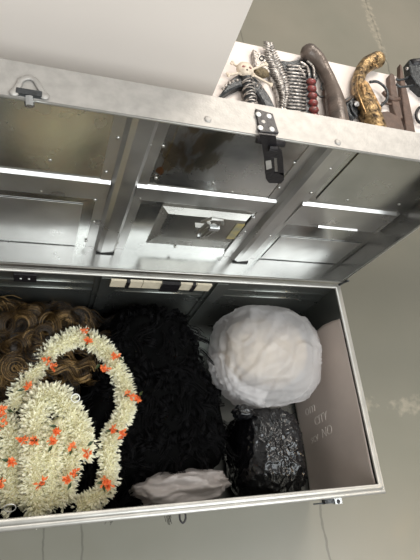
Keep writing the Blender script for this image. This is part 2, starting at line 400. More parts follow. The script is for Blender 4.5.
# lock hardware on the cover
k = MB()
def LT(pts, r, n=8): return tube([LP(*p) for p in pts], r, n)
k.add(LT([(-.402, .150, s - .034), (-.394, .196, s - .036)], .0042)); k.add(LT([(-.392, .150, s - .036), (-.383, .192, s - .038)], .0046)); k.add(LT([(-.383, .150, s - .034), (-.374, .182, s - .036)], .004))
k.add(lbox(-.412, -.370, .158, .172, s - .034, s - .024)); k.add(LT([(-.404, .186, s - .03), (-.392, .208, s - .034), (-.372, .206, s - .034), (-.364, .186, s - .03)], .003))
mesh('lock_bolt', k.vf, M['rivet'], lid, smooth=False)
mesh('bright_tab', lbox(-.392, -.374, .184, .194, s - .046, s - .038), M['bright'], lid)
mesh('bright_tab', lbox(-.402, -.396, .146, .152, s - .042, s - .036), M['bright'], lid)
# rivets
rv = [(30 + 0, 0)] and []
for px, py in ((118, 138), (106, 172), (50, 160), (95, 200), (94, 222), (86, 241), (150, 145), (140, 192), (163, 146), (156, 178), (213, 183), (232, 192), (117, 243), (121, 225), (140, 198), (175, 247), (245, 232), (258, 238), (276, 212), (285, 207), (279, 188), (294, 163), (330, 169), (311, 193), (347, 200), (286, 208), (324, 222), (399, 204), (372, 227), (270, 236), (41, 191), (124, 253)):
    d = ray(px, py); p0 = LP(0, 0, s - .002); n_ = VV; tt = (p0 - CAMP).dot(n_) / d.dot(n_); q = CAMP + d * tt
    mesh('rivet', dome(q, .0034, -VV, .6), M['rivet'], lid, smooth=True)
for px, py in ((208, 119), (338, 142)):
    q = at_z(px, py, .4593); mesh('rivet', dome(q, .005, (0, 0, 1), .25), M['galv_matte'], lid, smooth=True)
# hanging hasp
zt = HL + .006
def skirt(px, py): q = at_z(px, py, zt); return (q.x, q.y)
hs = MB(); hs.add(slab([skirt(255, 110), skirt(272, 115), skirt(278, 134), skirt(259, 133)], zt - .001, zt + .003, .0008))
hasp = mesh('hasp', hs.vf, M['black_metal'], lid)
for px, py in ((258.5, 114), (269, 116), (260.5, 127.5), (272, 129)): q = at_z(px, py, zt + .003); mesh('rivet', dome(q, .0042, (0, 0, 1), .3), M['white_rivet'], lid, smooth=True)
q = at_z(263.5, 121.5, zt + .0031); mesh('rivet', dome(q, .003, (0, 0, 1), .1), M['galv_matte'], lid)
hx = -.396; hy = W - .032
mesh('hasp_knuckle', tube([(hx - .018, hy + .005, HL + .001), (hx + .022, hy + .005, HL + .001)], .0045, 10), M['black_metal'], lid, smooth=True)
def hang(a, b_, c, d_, th=.0025):
    pts = [at_y(*p, hy) for p in (a, b_, c, d_)]; return [Vector((p.x, hy + o, p.z)) for o in (0, th) for p in pts], [(0, 1, 2, 3), (4, 5, 6, 7), (0, 1, 5, 4), (1, 2, 6, 5), (2, 3, 7, 6), (3, 0, 4, 7)]
hg = MB()
for q in (((259, 134), (276, 136), (277, 146), (262, 145)), ((262, 145), (277, 146), (282, 152), (263, 152)), ((263, 152), (282, 152), (283, 158), (264, 158)),
          ((264, 158), (274, 158), (275, 173), (265, 173)), ((277, 158), (283, 158), (284, 176), (278, 173)), ((265, 173), (284, 173), (284, 180), (266, 179)), ((266, 179), (284, 180), (281, 183.5), (269, 183))): hg.add(hang(*q))
mesh('worn_patch', (lambda q: (q[0], q[1]))(([at_y(x, y, hy - .0006) for x, y in ((265.5, 161), (271, 160), (272, 168), (266.5, 170))], [(0, 1, 2, 3)])), M['galv_matte'], lid)
mesh('hasp_strap', hg.vf, M['black_metal'], lid)
mesh('strap_boss', tube([at_y(269, 148, hy - .003), at_y(277, 149, hy - .003)], .004, 8), M['black_metal'], lid)
# left staple bracket on the lip
sb = MB(); c0 = [at_z(px, py, zt + .001) for px, py in ((13, 92), (18, 86), (21, 80), (28, 77.5), (35, 80), (40, 88), (45, 95))]
sb.add(tube(smoothpath(c0, 5), .0036, 8, flat=.4)); mesh('staple_bracket', sb.vf, M['galv_matte'], lid, smooth=True)
for px, py in ((14, 92), (44.5, 95.5)): mesh('rivet', dome(at_z(px, py, zt + .001), .0055, (0, 0, 1), .3), M['galv_matte'], lid, smooth=True)
q = at_z(29, 93.5, zt); mesh('slot', box(q.x - .014, q.x + .014, q.y - .004, q.y + .004, zt - .002, zt + .0025), M['gunmetal'], lid)
q = at_z(29, 97, zt); mesh('bolt', tube([(q.x, q.y + .002, zt - .002), (q.x + .001, q.y - .008, zt - .006)], .0055, 8), M['bright'], lid)
q = at_z(33, 104, .43)

# ------------------------------------------------------------------ beige liner sheet leaning on the right wall
def wallp(px, py): p = None; d = ray(px, py); tt = (-.012 - CAMP.x) / d.x; return CAMP + d * tt
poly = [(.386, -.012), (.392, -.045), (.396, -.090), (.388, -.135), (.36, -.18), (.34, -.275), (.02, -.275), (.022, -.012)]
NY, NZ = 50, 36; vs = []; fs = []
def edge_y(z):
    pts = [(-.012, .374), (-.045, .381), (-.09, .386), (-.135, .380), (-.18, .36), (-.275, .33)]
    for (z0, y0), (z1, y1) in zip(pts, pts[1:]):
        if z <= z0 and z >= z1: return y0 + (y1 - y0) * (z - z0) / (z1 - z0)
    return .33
def sheet_x(y, z):
    j = (-.013 - z) / .262
    return -.0095 - max(.004 + .0035 * noise.noise(Vector((y * 9, z * 9, 3))) + .006 * j ** 3 + .003 * abs(noise.noise(Vector((y * 14 + z * 6, 2, 9)))), .0005)
for side in (0, 1):
    for j in range(NZ + 1):
        z = -.013 - (.262) * j / NZ
        for i in range(NY + 1):
            y = .014 + (edge_y(z) - .014) * i / NY
            vs.append((sheet_x(y, z) + (.0006 if side else 0), y, z))
n1 = (NZ + 1) * (NY + 1)
for j in range(NZ):
    for i in range(NY):
        a = j * (NY + 1) + i; fs.append((a, a + 1, a + NY + 2, a + NY + 1)); fs.append((n1 + a, n1 + a + NY + 1, n1 + a + NY + 2, n1 + a + 1))
for j in range(NZ):
    for i in (0, NY): a = j * (NY + 1) + i; fs.append((a, a + NY + 1, n1 + a + NY + 1, n1 + a))
for i in range(NY):
    for j in (0, NZ): a = j * (NY + 1) + i; fs.append((a, a + 1, n1 + a + 1, n1 + a))
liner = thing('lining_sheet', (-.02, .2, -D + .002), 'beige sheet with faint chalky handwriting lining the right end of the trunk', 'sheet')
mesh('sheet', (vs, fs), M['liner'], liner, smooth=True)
def writing(txt, y, z, size, name='handwriting'):
    cu = bpy.data.curves.new(name, 'FONT'); cu.body = txt; cu.size = size; cu.extrude = .0003; cu.resolution_u = 3; cu.shear = .15
    tmp = bpy.data.objects.new(name, cu); COL.objects.link(tmp)
    bpy.context.view_layer.update()
    me = bpy.data.meshes.new_from_object(tmp.evaluated_get(bpy.context.evaluated_depsgraph_get())); bpy.data.objects.remove(tmp)
    # letters stand on the wall: text x runs towards +x on screen = along -y ... z
    # text x direction = towards the rim/front, text y direction = towards the back
    X = Vector((0, .10, .995)).normalized(); Y = Vector((0, .995, -.10)).normalized()
    vv = [(y + v.co.x * X.y + v.co.y * Y.y, z + v.co.x * X.z + v.co.y * Y.z, v.co.z) for v in me.vertices]; vv = [(sheet_x(a, c) - .0006 - h, a, c) for a, c, h in vv]
    ff = [tuple(p.vertices) for p in me.polygons]; bpy.data.meshes.remove(me)
    return mesh(name, (vv, ff), M['chalk'], liner)
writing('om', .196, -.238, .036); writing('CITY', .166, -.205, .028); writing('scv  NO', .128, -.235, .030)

# ------------------------------------------------------------------ hair
def ringlet(mb, c, ax, R0, turns, length, strands, mats, r=.0008, spread=.004, start=None):
    ax = Vector(ax).normalized(); a = ax.orthogonal().normalized(); b_ = ax.cross(a); ph0 = rng.uniform(0, 6.28) if start is None else start
    for s_ in range(strands):
        dr = rng.gauss(0, spread * .5); dl = rng.gauss(0, spread * .6); n = int(11 * turns) + 2; pts = []
        dph = rng.gauss(0, .12); tp = rng.uniform(.45, .8)
        for i in range(n + 1):
            t_ = i / n; q = ph0 + dph + t_ * turns * 6.283; rr = max(.002, (R0 + dr) * (1 - (1 - tp) * t_))
            pts.append(Vector(c) + ax * (dl + length * (t_ - .5)) + a * math.cos(q) * rr + b_ * math.sin(q) * rr)
        mb.add(tube(pts, r * rng.uniform(.7, 1.3), 3, cap=False), mats[rng.randrange(len(mats))])
def wave(mb, p0, d, n, amp, step, strands, mats, r, zf=None):
    d = Vector(d).normalized(); side = Vector((-d.y, d.x, 0)).normalized(); ph = rng.uniform(0, 6.28); fr = rng.uniform(.5, .9)
    for s_ in range(strands):
        off = Vector((rng.gauss(0, .004), rng.gauss(0, .004), rng.gauss(0, .003))); pts = []
        for i in range(n + 1):
            q = ph + i * fr; p = Vector(p0) + off + d * step * i + side * math.sin(q) * amp + Vector((0, 0, math.cos(q) * amp * .7))
            if zf: p.z += zf(p.x, p.y)
            pts.append(p)
        mb.add(tube(pts, r * rng.uniform(.7, 1.3), 3, cap=False), mats[rng.randrange(len(mats))])
def mound(inside, height, x0, x1, y0, y1, zb, n=70):
    """closed heap: top follows height(x,y), footprint inside(x,y)>0"""
    vs, fs = [], []; nx = n; ny = n
    for j in range(ny + 1):
        for i in range(nx + 1):
            x = x0 + (x1 - x0) * i / nx; y = y0 + (y1 - y0) * j / ny; k = inside(x, y)
            z = zb + (height(x, y) - zb) * (max(0, min(1, k)) ** .3); vs.append((x, y, z))
    for j in range(ny):
        for i in range(nx): a = j * (nx + 1) + i; fs.append((a, a + 1, a + nx + 2, a + nx + 1))
    # drop the flat skirt
    keep = [f for f in fs if any(vs[i][2] > zb + 1e-4 for i in f)]
    used = sorted({i for f in keep for i in f}); mp = {u: k for k, u in enumerate(used)}
    v2 = [vs[i] for i in used]; f2 = [tuple(mp[i] for i in f) for f in keep]; m_ = len(v2)
    v3 = v2 + [(x, y, zb - .001) for x, y, z in v2]; f3 = f2 + [tuple(i + m_ for i in reversed(f)) for f in f2]
    return v3, f3
ZB = -D + .004
# black wig ---------------------------------------------------------
def pinside(poly):
    def f(x, y):
        best = 9; ins = False; n = len(poly)
        for i in range(n):
            x1, y1 = poly[i]; x2, y2 = poly[(i + 1) % n]
            if (y1 > y) != (y2 > y) and x < (x2 - x1) * (y - y1) / (y2 - y1) + x1: ins = not ins
            dx, dy = x2 - x1, y2 - y1; t_ = max(0, min(1, ((x - x1) * dx + (y - y1) * dy) / (dx * dx + dy * dy)))
            best = min(best, math.hypot(x - x1 - t_ * dx, y - y1 - t_ * dy))
        return (best if ins else -best) / .07
    return f
bw_poly = [(-.785, .03), (-.78, .20), (-.68, .23), (-.60, .25), (-.575, .33), (-.555, .40), (-.50, .447), (-.425, .449), (-.35, .44), (-.315, .40), (-.295, .31), (-.255, .255), (-.250, .14), (-.272, .09), (-.33, .06), (-.36, .03)]
bw_in = pinside(bw_poly)
def bw_h(x, y): return -.112 + .065 * math.exp(-((x + .45) ** 2 + (y - .40) ** 2) / .012) + .01 * math.exp(-((x + .42) ** 2 + (y - .25) ** 2) / .02) + .018 * noise.noise(Vector((x * 9, y * 9, 0))) + .012 * noise.noise(Vector((x * 25, y * 25, 3)))
def surf(ins, h): return lambda x, y: ZB + (h(x, y) - ZB) * (max(0, min(1, ins(x, y))) ** .3)
bw_s = surf(bw_in, bw_h)
bwig = thing('black_wig', (-.45, .25, ZB), 'big heap of curly black wig hair filling the middle of the trunk', 'wig')
mesh('hair_mass', mound(bw_in, bw_h, -.80, -.245, .02, .4505, ZB), M['hair_soft'], bwig, smooth=True)
hb = MB(); cnt = 0
while cnt < 420:
    x = rng.uniform(-.62, -.26); y = rng.uniform(.03, .445); k = bw_in(x, y)
    if k < .08: continue
    z = bw_s(x, y); cnt += 1
    if rng.random() < .7: ringlet(hb, (x, y, z), (rng.gauss(0, 1), rng.gauss(0, 1), rng.gauss(0, .5)), rng.uniform(.005, .013), rng.uniform(1, 2.2), rng.uniform(.01, .03), 9, [0], .0006, .004)
    else: wave(hb, (x, y, z), (rng.gauss(0, 1), -1, 0), 10, .004, .006, 9, [0], .0006)
mesh('curls', hb.vf, [M['hair_black']], bwig, smooth=True)
# brown wig ---------------------------------------------------------
gw_poly = [(-.795, .20), (-.79, .44), (-.70, .443), (-.62, .44), (-.575, .438), (-.548, .41), (-.56, .36), (-.60, .30), (-.59, .25), (-.62, .225), (-.70, .21)]
gw_in = pinside(gw_poly)
def gw_h(x, y): return -.082 + .02 * noise.noise(Vector((x * 14, y * 14, 5)))
gw_s = surf(gw_in, gw_h)
gwig = thing('brown_wig', (-.69, .33, ZB), 'curly golden brown wig in the back left corner of the trunk', 'wig')
mesh('hair_mass', mound(gw_in, gw_h, -.80, -.55, .19, .45, ZB + .03), M['hair_dark'], gwig, smooth=True)
hb = MB(); cnt = 0
while cnt < 190:
    x = rng.uniform(-.785, -.56); y = rng.uniform(.215, .438); k = gw_in(x, y)
    if k < .05: continue
    cnt += 1; z = gw_s(x, y) + rng.uniform(-.004, .006); t_ = rng.random()
    tone = [[0, 0, 0, 1], [0, 1, 1, 2], [0, 0, 1, 1], [0, 1, 1, 1, 2]][rng.randrange(4)]
    if t_ < .68: ringlet(hb, (x, y, z), (rng.gauss(0, .5), rng.gauss(0, .5) - .2, 1), rng.uniform(.012, .026), rng.uniform(.8, 1.7), rng.uniform(.003, .016), 44, tone, .0005, rng.choice((.004, .007, .010)))
    else: wave(hb, (x, y, z), (rng.gauss(0, 1), -abs(rng.gauss(0, 1)), -.10), 18, .009, .006, 40, tone, .0005)
mesh('curls', hb.vf, [M['hair_dark'], M['hair_mid'], M['hair_gold']], gwig, smooth=True)

# ------------------------------------------------------------------ garlands
def petals(mb, path, rad, per_m):
    for a, c in zip(path, path[1:]):
        d = c - a; ln = d.length
        if ln < 1e-6: continue
        t_ = d / ln; u = t_.orthogonal().normalized(); v = t_.cross(u); n = per_m * ln; n = int(n) + (1 if rng.random() < n - int(n) else 0)
        for _ in range(n):
            p = a + d * rng.random(); q = rng.uniform(0, 6.283); o = u * math.cos(q) + v * math.sin(q)
            if o.z < -.75: continue
            dr = (o + t_ * rng.gauss(0, .5) + Vector((rng.gauss(0, .22), rng.gauss(0, .22), rng.gauss(0, .22)))).normalized()
            L1 = rad * rng.uniform(.72, 1.2); pl = rng.uniform(.010, .0145); wd = rng.uniform(.0020, .0032)
            s_ = dr.cross(Vector((rng.gauss(0, 1), rng.gauss(0, 1), rng.gauss(0, 1)))).normalized(); nn = dr.cross(s_)
            tip = p + dr * L1; b0 = tip - dr * pl; md = tip - dr * pl * .42
            mb.add(([b0, md + s_ * wd + nn * wd * .5, tip + nn * wd * .3, md - s_ * wd + nn * wd * .5, md - nn * wd * .2], [(0, 1, 4), (1, 2, 4), (2, 3, 4), (3, 0, 4)]))
def accent(parent, c, up):
    o = MB(); up = Vector(up).normalized()
    for _ in range(9):
        dr = (up * .5 + Vector((rng.gauss(0, .6), rng.gauss(0, .6), rng.gauss(0, .3)))).normalized(); s_ = dr.orthogonal().normalized() ; s_ = (s_ * math.cos(_) + dr.cross(s_) * math.sin(_))
        b0 = Vector(c); tip = b0 + dr * rng.uniform(.008, .0125); md = b0 + dr * .006; wd = .0030
        o.add(([b0, md + s_ * wd, tip, md - s_ * wd, md + dr.cross(s_) * .001], [(0, 1, 4), (1, 2, 4), (2, 3, 4), (3, 0, 4)]))
    mesh('orange_flower', o.vf, M['orange'], parent)
def leaf(parent, c, d):
    c = Vector(c); d = Vector(d).normalized(); s_ = d.cross(Vector((0, 0, 1))).normalized() * .003
    mesh('leaf', ([c, c + d * .007 + s_ + Vector((0, 0, .001)), c + d * .016, c + d * .007 - s_ + Vector((0, 0, .001)), c + d * .007 - Vector((0, 0, .001))], [(0, 1, 4), (1, 2, 4), (2, 3, 4), (3, 0, 4)]), M['leaf'], parent)
def ring(parent, c, r, tilt):
    c = Vector(c); rot = Matrix.Rotation(tilt, 3, 'X')
    mesh('ring', tube([c + rot @ Vector((math.cos(q) * r, math.sin(q) * r, 0)) for q in [2 * math.pi * i / 20 for i in range(21)]], .0009, 6, cap=False), M['ring'], parent, smooth=True)
def garland(name, runs, label, rads, accents, rings, per_m=9500):
    p0 = at_z(*runs[0][0][:2], runs[0][0][2])
    g = thing('flower_garland', (p0.x, p0.y, -.16), label, 'garland')
    mb = MB(); core = MB()
    for run, rad in zip(runs, rads):
        path = smoothpath([at_z(*q) for q in run], 7); core.add(tube(path, rad * .5, 8)); petals(mb, path, rad, per_m * rad / .026)
    mesh('stem_core', core.vf, M['petal_core'], g, smooth=True)
    tag(mesh('petals', mb.vf, M['petal'], g), kind='stuff')
    for px, py, z in accents:
        c = at_z(px, py, z); up = (CAMP - c).normalized()
        for _ in range(2): accent(g, c + Vector((rng.uniform(-.006, .006), rng.uniform(-.006, .006), 0)), up)
        leaf(g, c + Vector((rng.uniform(-.008, .008), rng.uniform(-.01, .01), .001)), (rng.gauss(0, 1), rng.gauss(0, 1), .2))
    for px, py, z, r, tl in rings: ring(g, at_z(px, py, z), r, tl)
    return g
garland('loop', [[(14, 408, -.09), (22, 388, -.085), (36, 369, -.08), (50, 352, -.075), (66, 341, -.072), (82, 337, -.07), (100, 346, -.075), (112, 361, -.08), (121, 378, -.083), (126, 398, -.083), (123, 417, -.083), (113, 432, -.083), (108, 450, -.083), (109, 470, -.085), (106, 487, -.088), (94, 500, -.09), (78, 507, -.095)]],
        'cream flower garland looping up and over the black wig, dotted with orange blossoms', [.0225],
        [(83, 331, -.055), (85, 340, -.05), (48, 362, -.055), (52, 365, -.055), (30, 385, -.055), (104, 366, -.055), (114, 354, -.055), (131, 396, -.055), (137, 400, -.06), (112, 432, -.055), (120, 434, -.055), (103, 482, -.06), (108, 485, -.06)], [])
garland('pile', [[(40, 512, -.085), (34, 492, -.07), (36, 465, -.065), (34, 440, -.06), (36, 415, -.06), (42, 396, -.065), (56, 396, -.06), (67, 408, -.06), (77, 424, -.065), (82, 442, -.07), (80, 458, -.08)],
                 [(60, 500, -.09), (66, 480, -.08), (69, 460, -.075), (66, 438, -.07), (56, 420, -.055)], [(14, 505, -.085), (10, 480, -.09), (14, 450, -.09), (6, 425, -.09), (-8, 415, -.09)], [(-20, 505, -.1), (-10, 470, -.1), (-14, 440, -.1)], [(50, 506, -.08), (50, 480, -.075), (50, 455, -.06), (54, 430, -.06)]],
        'heap of cream flower garlands with two small rings, front left of the trunk', [.0265, .0245, .026, .026, .024],
        [(24, 438, -.03), (36, 438, -.03), (56, 432, -.03), (4, 411, -.055), (2, 424, -.055), (10, 462, -.055), (3, 485, -.055), (85, 452, -.04), (70, 480, -.045), (42, 485, -.035), (76, 474, -.045), (50, 442, -.03), (74, 445, -.04)],
        [(75.5, 398, -.035, .0075, .3), (10, 508, -.045, .009, .9)])

# ------------------------------------------------------------------ white bag with a wig in it
wc = Vector((-.158, .322, -.138))
FOLDS = [((-.75, -.35, .55), (.35, .75, .55), .05), ((-.62, -.62, .35), (.05, .9, .5), .035), ((-.3, -.75, .55), (-.15, .5, .85), .045), ((-.45, -.7, .5), (.0, .1, 1), .03),
         ((.1, -.85, .45), (.35, .0, .95), .04), ((.45, -.6, .6), (.2, .1, 1), .045), ((.75, -.1, .6), (.4, .1, .9), .05), ((.3, .8, .5), (.55, .3, .8), .04), ((-.8, .1, .55), (-.3, -.8, .5), .04), ((.7, -.55, .4), (.3, -.2, .93), .04)]
FOLDS = [(Vector(a).normalized(), Vector(b).normalized(), w_) for a, b, w_ in FOLDS]
def wfn(d):
    f = 1 + .06 * noise.noise(d * 1.5 + Vector((4, 2, 1))) + .022 * noise.noise(d * 3.4)
    dd = d + Vector((noise.noise(d * 3), noise.noise(d * 3 + Vector((5, 5, 5))), 0)) * .07
    g = Vector((-.62, -.55, .30)).normalized(); e1 = g.orthogonal().normalized(); e2 = g.cross(e1)
    pol = math.acos(max(-1, min(1, dd.dot(g)))); az = math.atan2(dd.dot(e1), dd.dot(e2))
    rad_ = 1 - abs(noise.noise(Vector((math.cos(az) * 3.2, math.sin(az) * 3.2, pol * .6)))) * 3.2
    f += .030 * max(-.3, rad_) * math.exp(-pol * .55)
    rad2 = 1 - abs(noise.noise(Vector((math.cos(az) * 7, math.sin(az) * 7, pol * 1.1 + 4)))) * 4
    f += .013 * max(-.4, rad2) * math.exp(-pol * .8)
    for sc_, am, sd in ((1.2, .040, 3), (2.2, .014, 8)):
        q = 1 - abs(noise.noise(dd * sc_ + Vector((sd, -sd, sd * 2)))) * 5
        f += am * max(0, q) ** 1.6
    for i, (a, b, w_) in enumerate(FOLDS):
        ab = b - a; t_ = max(0, min(1, (dd - a).dot(ab) / ab.dot(ab))); ds = (dd - a - ab * t_).length
        f += .017 * math.exp(-(ds / (w_ * .6)) ** 2) * (1 - .4 * t_)
    for sc_, am, sd in ((1.5, .034, 11), (2.3, .014, 17)):
        v_ = noise.noise(Vector((dd.x * sc_ * 1.6, dd.y * sc_ * .8, dd.z * sc_)) + Vector((sd, sd * .5, -sd)))
        f += am * math.exp(-abs(v_) * 22) - am * .6 * math.exp(-(abs(v_ - .10) * 14) ** 2)
    return f - .03
bagt = thing('plastic_bag', (wc.x, wc.y, ZB), 'white see-through plastic bag wrapped round a pale wig in the back right of the trunk', 'bag')
mesh('film', blob(wc, (.137, .119, .112), wfn, 6, 2.5), M['film'], bagt, smooth=True)
hm = MB()
for i in range(11):
    x = -.29 + i * .010 ; 
sk = []; fk = []
n = 46
for i in range(n + 1):
    t_ = i / n; q = math.pi * (1.0 + .42 * t_)
    for j in range(5):
        rr = 1.0 + .035 * j; wob = .006 * math.sin(t_ * 60 + j) * (j / 4) + .003 * noise.noise(Vector((t_ * 30, j, 0)))
        sk.append((wc.x + math.cos(q) * (.119 + .006 * j) , wc.y + math.sin(q) * (.100 + .006 * j), wc.z + .028 - .006 * j + wob * 1.5 + .03 * t_))
for i in range(n):
    for j in range(4): a = i * 5 + j; fk.append((a, a + 1, a + 6, a + 5))
mesh('gathered_edge', (sk, fk), M['film'], bagt, smooth=True)
pw = thing('pale_wig', (wc.x, wc.y + .01, ZB + .001), 'pale beige wig showing dimly through the white plastic bag', 'wig')
mesh('hair_mass', blob((wc.x - .002, wc.y + .008, wc.z + .000), (.108, .088, .094), lambda d: 1 + .07 * noise.noise(d * 5), 5), M['blond'], pw, smooth=True)

# ------------------------------------------------------------------ black wrapped bundle
bc = Vector((-.172, .104, -.185))
def bfn(d):
    p = (d.x, d.y, d.z)
    return 1 + .07 * noise.noise(d * 2 + Vector((1, 5, 2))) + .025 * ridge(p, 4, 5) ** 3 + .045 * ridge(p, 5, 6) ** 4 + .026 * ridge(p, 11, 7) ** 4 + .016 * ridge(p, 20, 9) ** 4 - .04
bb = thing('black_bundle', (bc.x, bc.y, ZB), 'bundle wrapped in shiny crumpled black plastic at the front right of the trunk', 'bundle')
mesh('wrapping', blob(bc, (.074, .096, .098), bfn, 6, 3.3), M['black_plastic'], bb, smooth=True)
kt = blob(at_z(243, 412, -.105), (.022, .014, .020), lambda d: 1 + .3 * noise.noise(d * 3) + .2 * ridge(d, 5, 3) ** 2, 4)
mesh('knotted_end', kt, M['black_plastic'], bb, smooth=True)

# ------------------------------------------------------------------ crumpled white plastic at the front
cp = Vector((-.388, .047, -.160))
def cfn(d):
    p = (d.x, d.y, d.z)
    return 1 + .20 * noise.noise(d * 1.5 + Vector((7, 3, 1))) + .09 * max(0, 1 - abs(noise.noise(d * 1.7 + Vector((3, 1, 8)))) * 4) + .05 * max(0, 1 - abs(noise.noise(d * 3.5 + Vector((1, 6, 2)))) * 4) - .06 - (.22 * max(0, -d.x) ** 2)
mesh_ = mesh('crumpled_plastic', blob(cp, (.108, .037, .085), cfn, 5, 2.2), M['film2'], None, smooth=True, base=(cp.x, cp.y, -.25))
tag(mesh_, 'crumpled whitish plastic wrapper tucked against the front wall of the trunk', 'plastic wrapper')

# ------------------------------------------------------------------ prop weapons on the table
TT = TZ + .0005
def T(px, py, h=.016): q = at_z(px, py, TZ + h); return Vector((q.x, q.y, q.z))
def TS(pts, h=.016): return [T(px, py, h)[:2] for px, py in pts]
def plate(name, pts, mat_, parent, z0=0, z1=.014, inset=.002):
    return mesh(name, slab(TS(pts, z1), TT + z0, TT + z1, inset), mat_, parent)
def bumps(parent, name, mat_, pts, r, h): 
    mb = MB()
    for px, py in pts: mb.add(dome(T(px, py, h), r * rng.uniform(.8, 1.2), (0, 0, 1), .8, 7))
    return mesh(name, mb.vf, mat_, parent, smooth=True)
# skull axe
o = T(247, 72, 0); ax = thing('prop_axe', (o.x, o.y, TT), 'black and silver fantasy axe with a skull and crossbones, leftmost on the white table', 'prop axe')
plate('blade', [(214, 102), (222, 92), (230, 80), (240, 73), (252, 74), (262, 84), (270, 96), (276, 108), (279, 118), (266, 118), (264, 104), (257, 92), (248, 86), (240, 86), (231, 90), (222, 96)], M['gunmetal'], ax, .002, .018, .004)
plate('back_blade', [(253, 49), (262, 54), (268, 56), (270, 72), (256, 70), (254, 62)], M['silver'], ax, .002, .014, .002)
mesh('eyelet', tube([T(262 + 2.3 * math.cos(q), 58 + 2.3 * math.sin(q), .016) for q in [i * .7 for i in range(10)]], .0012, 5, cap=False), M['gunmetal'], ax)
mesh('crust', blob(T(261, 73, .016), (.020, .013, .010), lambda d: 1 + .25 * noise.noise(d * 4), 4), M['olive'], ax, smooth=True)
pth = [T(246, 78, .016), T(247.5, 86, .016), T(249, 95, .016), T(250.5, 106, .016), T(253, 122, .016), T(257, 145, .016)]
mesh('handle', tube(smoothpath(pth, 4), .0135, 12), M['gunmetal'], ax, smooth=True)
wr = MB()
for i in range(12):
    py = 83 + i * 3.1; px = 247 + (py - 83) * .17; c = T(px, py, .016); a_ = T(px + 5.6, py + (1.2 if i % 2 else -.8), .016) - c; a_ = a_.normalized()
    wr.add(tube([c + a_ * .0150 * math.cos(q) + Vector((0, 0, 1)) * .0150 * math.sin(q) for q in [j * math.pi / 8 for j in range(9)]], .0019, 5))
mesh('wire_wrap', wr.vf, M['silver'], ax, smooth=True)
sk_ = T(245, 70, .026)
def skf(d):
    f = 1 + .05 * noise.noise(d * 3)
    for ex in (-.38, .38):
        f -= .30 * math.exp(-((d.x - ex) ** 2 + (d.y + .15) ** 2) / .03) * (1 if d.z > 0 else 0)
    f -= .16 * math.exp(-((d.x) ** 2 + (d.y + .52) ** 2) / .02) * (1 if d.z > 0 else 0)
    if d.y < -.55: f *= .9
    return f
skl = mesh('skull', blob(sk_, (.0205, .0205, .014), skf, 4), M['bone'], ax, smooth=True)
for ex in (-.0078, .0078): mesh('eye_socket', dome((sk_.x + ex, sk_.y - .003, sk_.z + .0098), .0046, (0, -.2, 1), .4), M['red'], skl, smooth=True)
mesh('nose_hole', dome((sk_.x, sk_.y - .0098, sk_.z + .0100), .0024, (0, -.3, 1), .4, 6), M['dark_hole'], skl)
def bone(p, q):
    a, c = T(*p, .024), T(*q, .024); mb = MB(); mb.add(tube([a, a.lerp(c, .15), a.lerp(c, .85), c], [.0042, .0028, .0028, .0042], 8))
    n_ = (c - a).normalized().cross(Vector((0, 0, 1)))
    for e_ in (a, c):
        for sg in (-1, 1): mb.add(dome(e_ + n_ * .003 * sg, .0042, (0, 0, 1), .8, 8))
    mesh('crossbone', mb.vf, M['bone'], ax, smooth=True)
bone((232, 63), (240, 68)); bone((228, 75), (240, 73)); bone((251, 70), (266, 64)); bone((253, 75), (271, 85))
bumps(ax, 'teeth', M['silver'], [(223, 89), (226, 85.5), (229.5, 83), (233, 81.5), (237, 80.5), (254, 83), (257, 86), (259, 83), (262, 88)], .0042, .019)
# feather crest: overlapping silver chevrons down a curved spine
spine = smoothpath([T(*q, .014) for q in ((269, 46), (272, 58), (277, 70), (282, 82), (284, 94), (283, 106), (281, 118))], 5)
mesh('feather_vane', slab(TS([(266, 50), (270, 46), (277, 58), (283, 70), (289, 82), (291, 96), (288, 112), (280, 120), (278, 106), (276, 92), (270, 78), (266, 66)], .010), TT + .002, TT + .011, .003), M['silver'], ax)
fe = MB(); fe.add(tube(spine, [.004 + .006 * math.sin(math.pi * min(1, i / 22)) for i in range(len(spine))], 8, flat=.6))
for i in range(0, len(spine) - 2):
    c = spine[i]; d = (spine[i + 1] - c).normalized(); sd = Vector((d.y, -d.x, 0)); wd = .010 + .015 * math.sin(math.pi * min(1, (i + 2) / 26.))
    for sg in (-1, 1):
        tip = c + sd * sg * wd + d * -.012; bs = c + Vector((0, 0, .006))
        fe.add(tube([bs, bs.lerp(tip, .5) + Vector((0, 0, .002)), tip], [.0036, .0042, .0008], 5, flat=.5))
mesh('feather_crest', fe.vf, M['silver'], ax, smooth=True)
mesh('crest_point', slab(TS([(266, 56), (268.5, 44), (277, 60), (272, 64)], .012), TT + .002, TT + .012, .002), M['silver'], ax)
# ribbed dark hilt with red beads
o = T(300, 85, 0); rh = thing('ribbed_prop', (o.x, o.y, TT), 'dark silver ribbed fantasy prop edged with dark red beads, left of the brown pistol', 'prop weapon')
plate('core', [(279, 60), (290, 61), (300, 59), (309, 60), (314, 66), (314, 76), (316, 90), (318, 106), (319, 124), (287, 124), (288, 104), (287, 88), (285, 72)], M['gunmetal'], rh, .001, .012, .003)
rb_ = MB()
for i in range(16):
    py = 66 + i * 3.5; rb_.add(tube(smoothpath([T(286.5, py - .6, .013), T(297, py + .2, .021), T(306, py + 1.4, .014)], 3), .0028, 6))
mesh('ribs', rb_.vf, M['silver'], rh, smooth=True)
for i in range(6):
    py = 82 + i * 7.0; mesh('red_bead', blob(T(311 + i * .7, py, .016), (.0125, .0075, .0095), lambda d: 1 + .12 * noise.noise(d * 3), 3), M['red'], rh, smooth=True)
cl_ = MB()
for q in ([(296, 66), (301, 70), (305, 77)], [(300, 62), (307, 67), (309, 76)], [(307, 61), (313, 67), (314, 77)]): cl_.add(tube(smoothpath([T(*a, .018) for a in q], 4), [.0036] * 8 + [.002], 6))
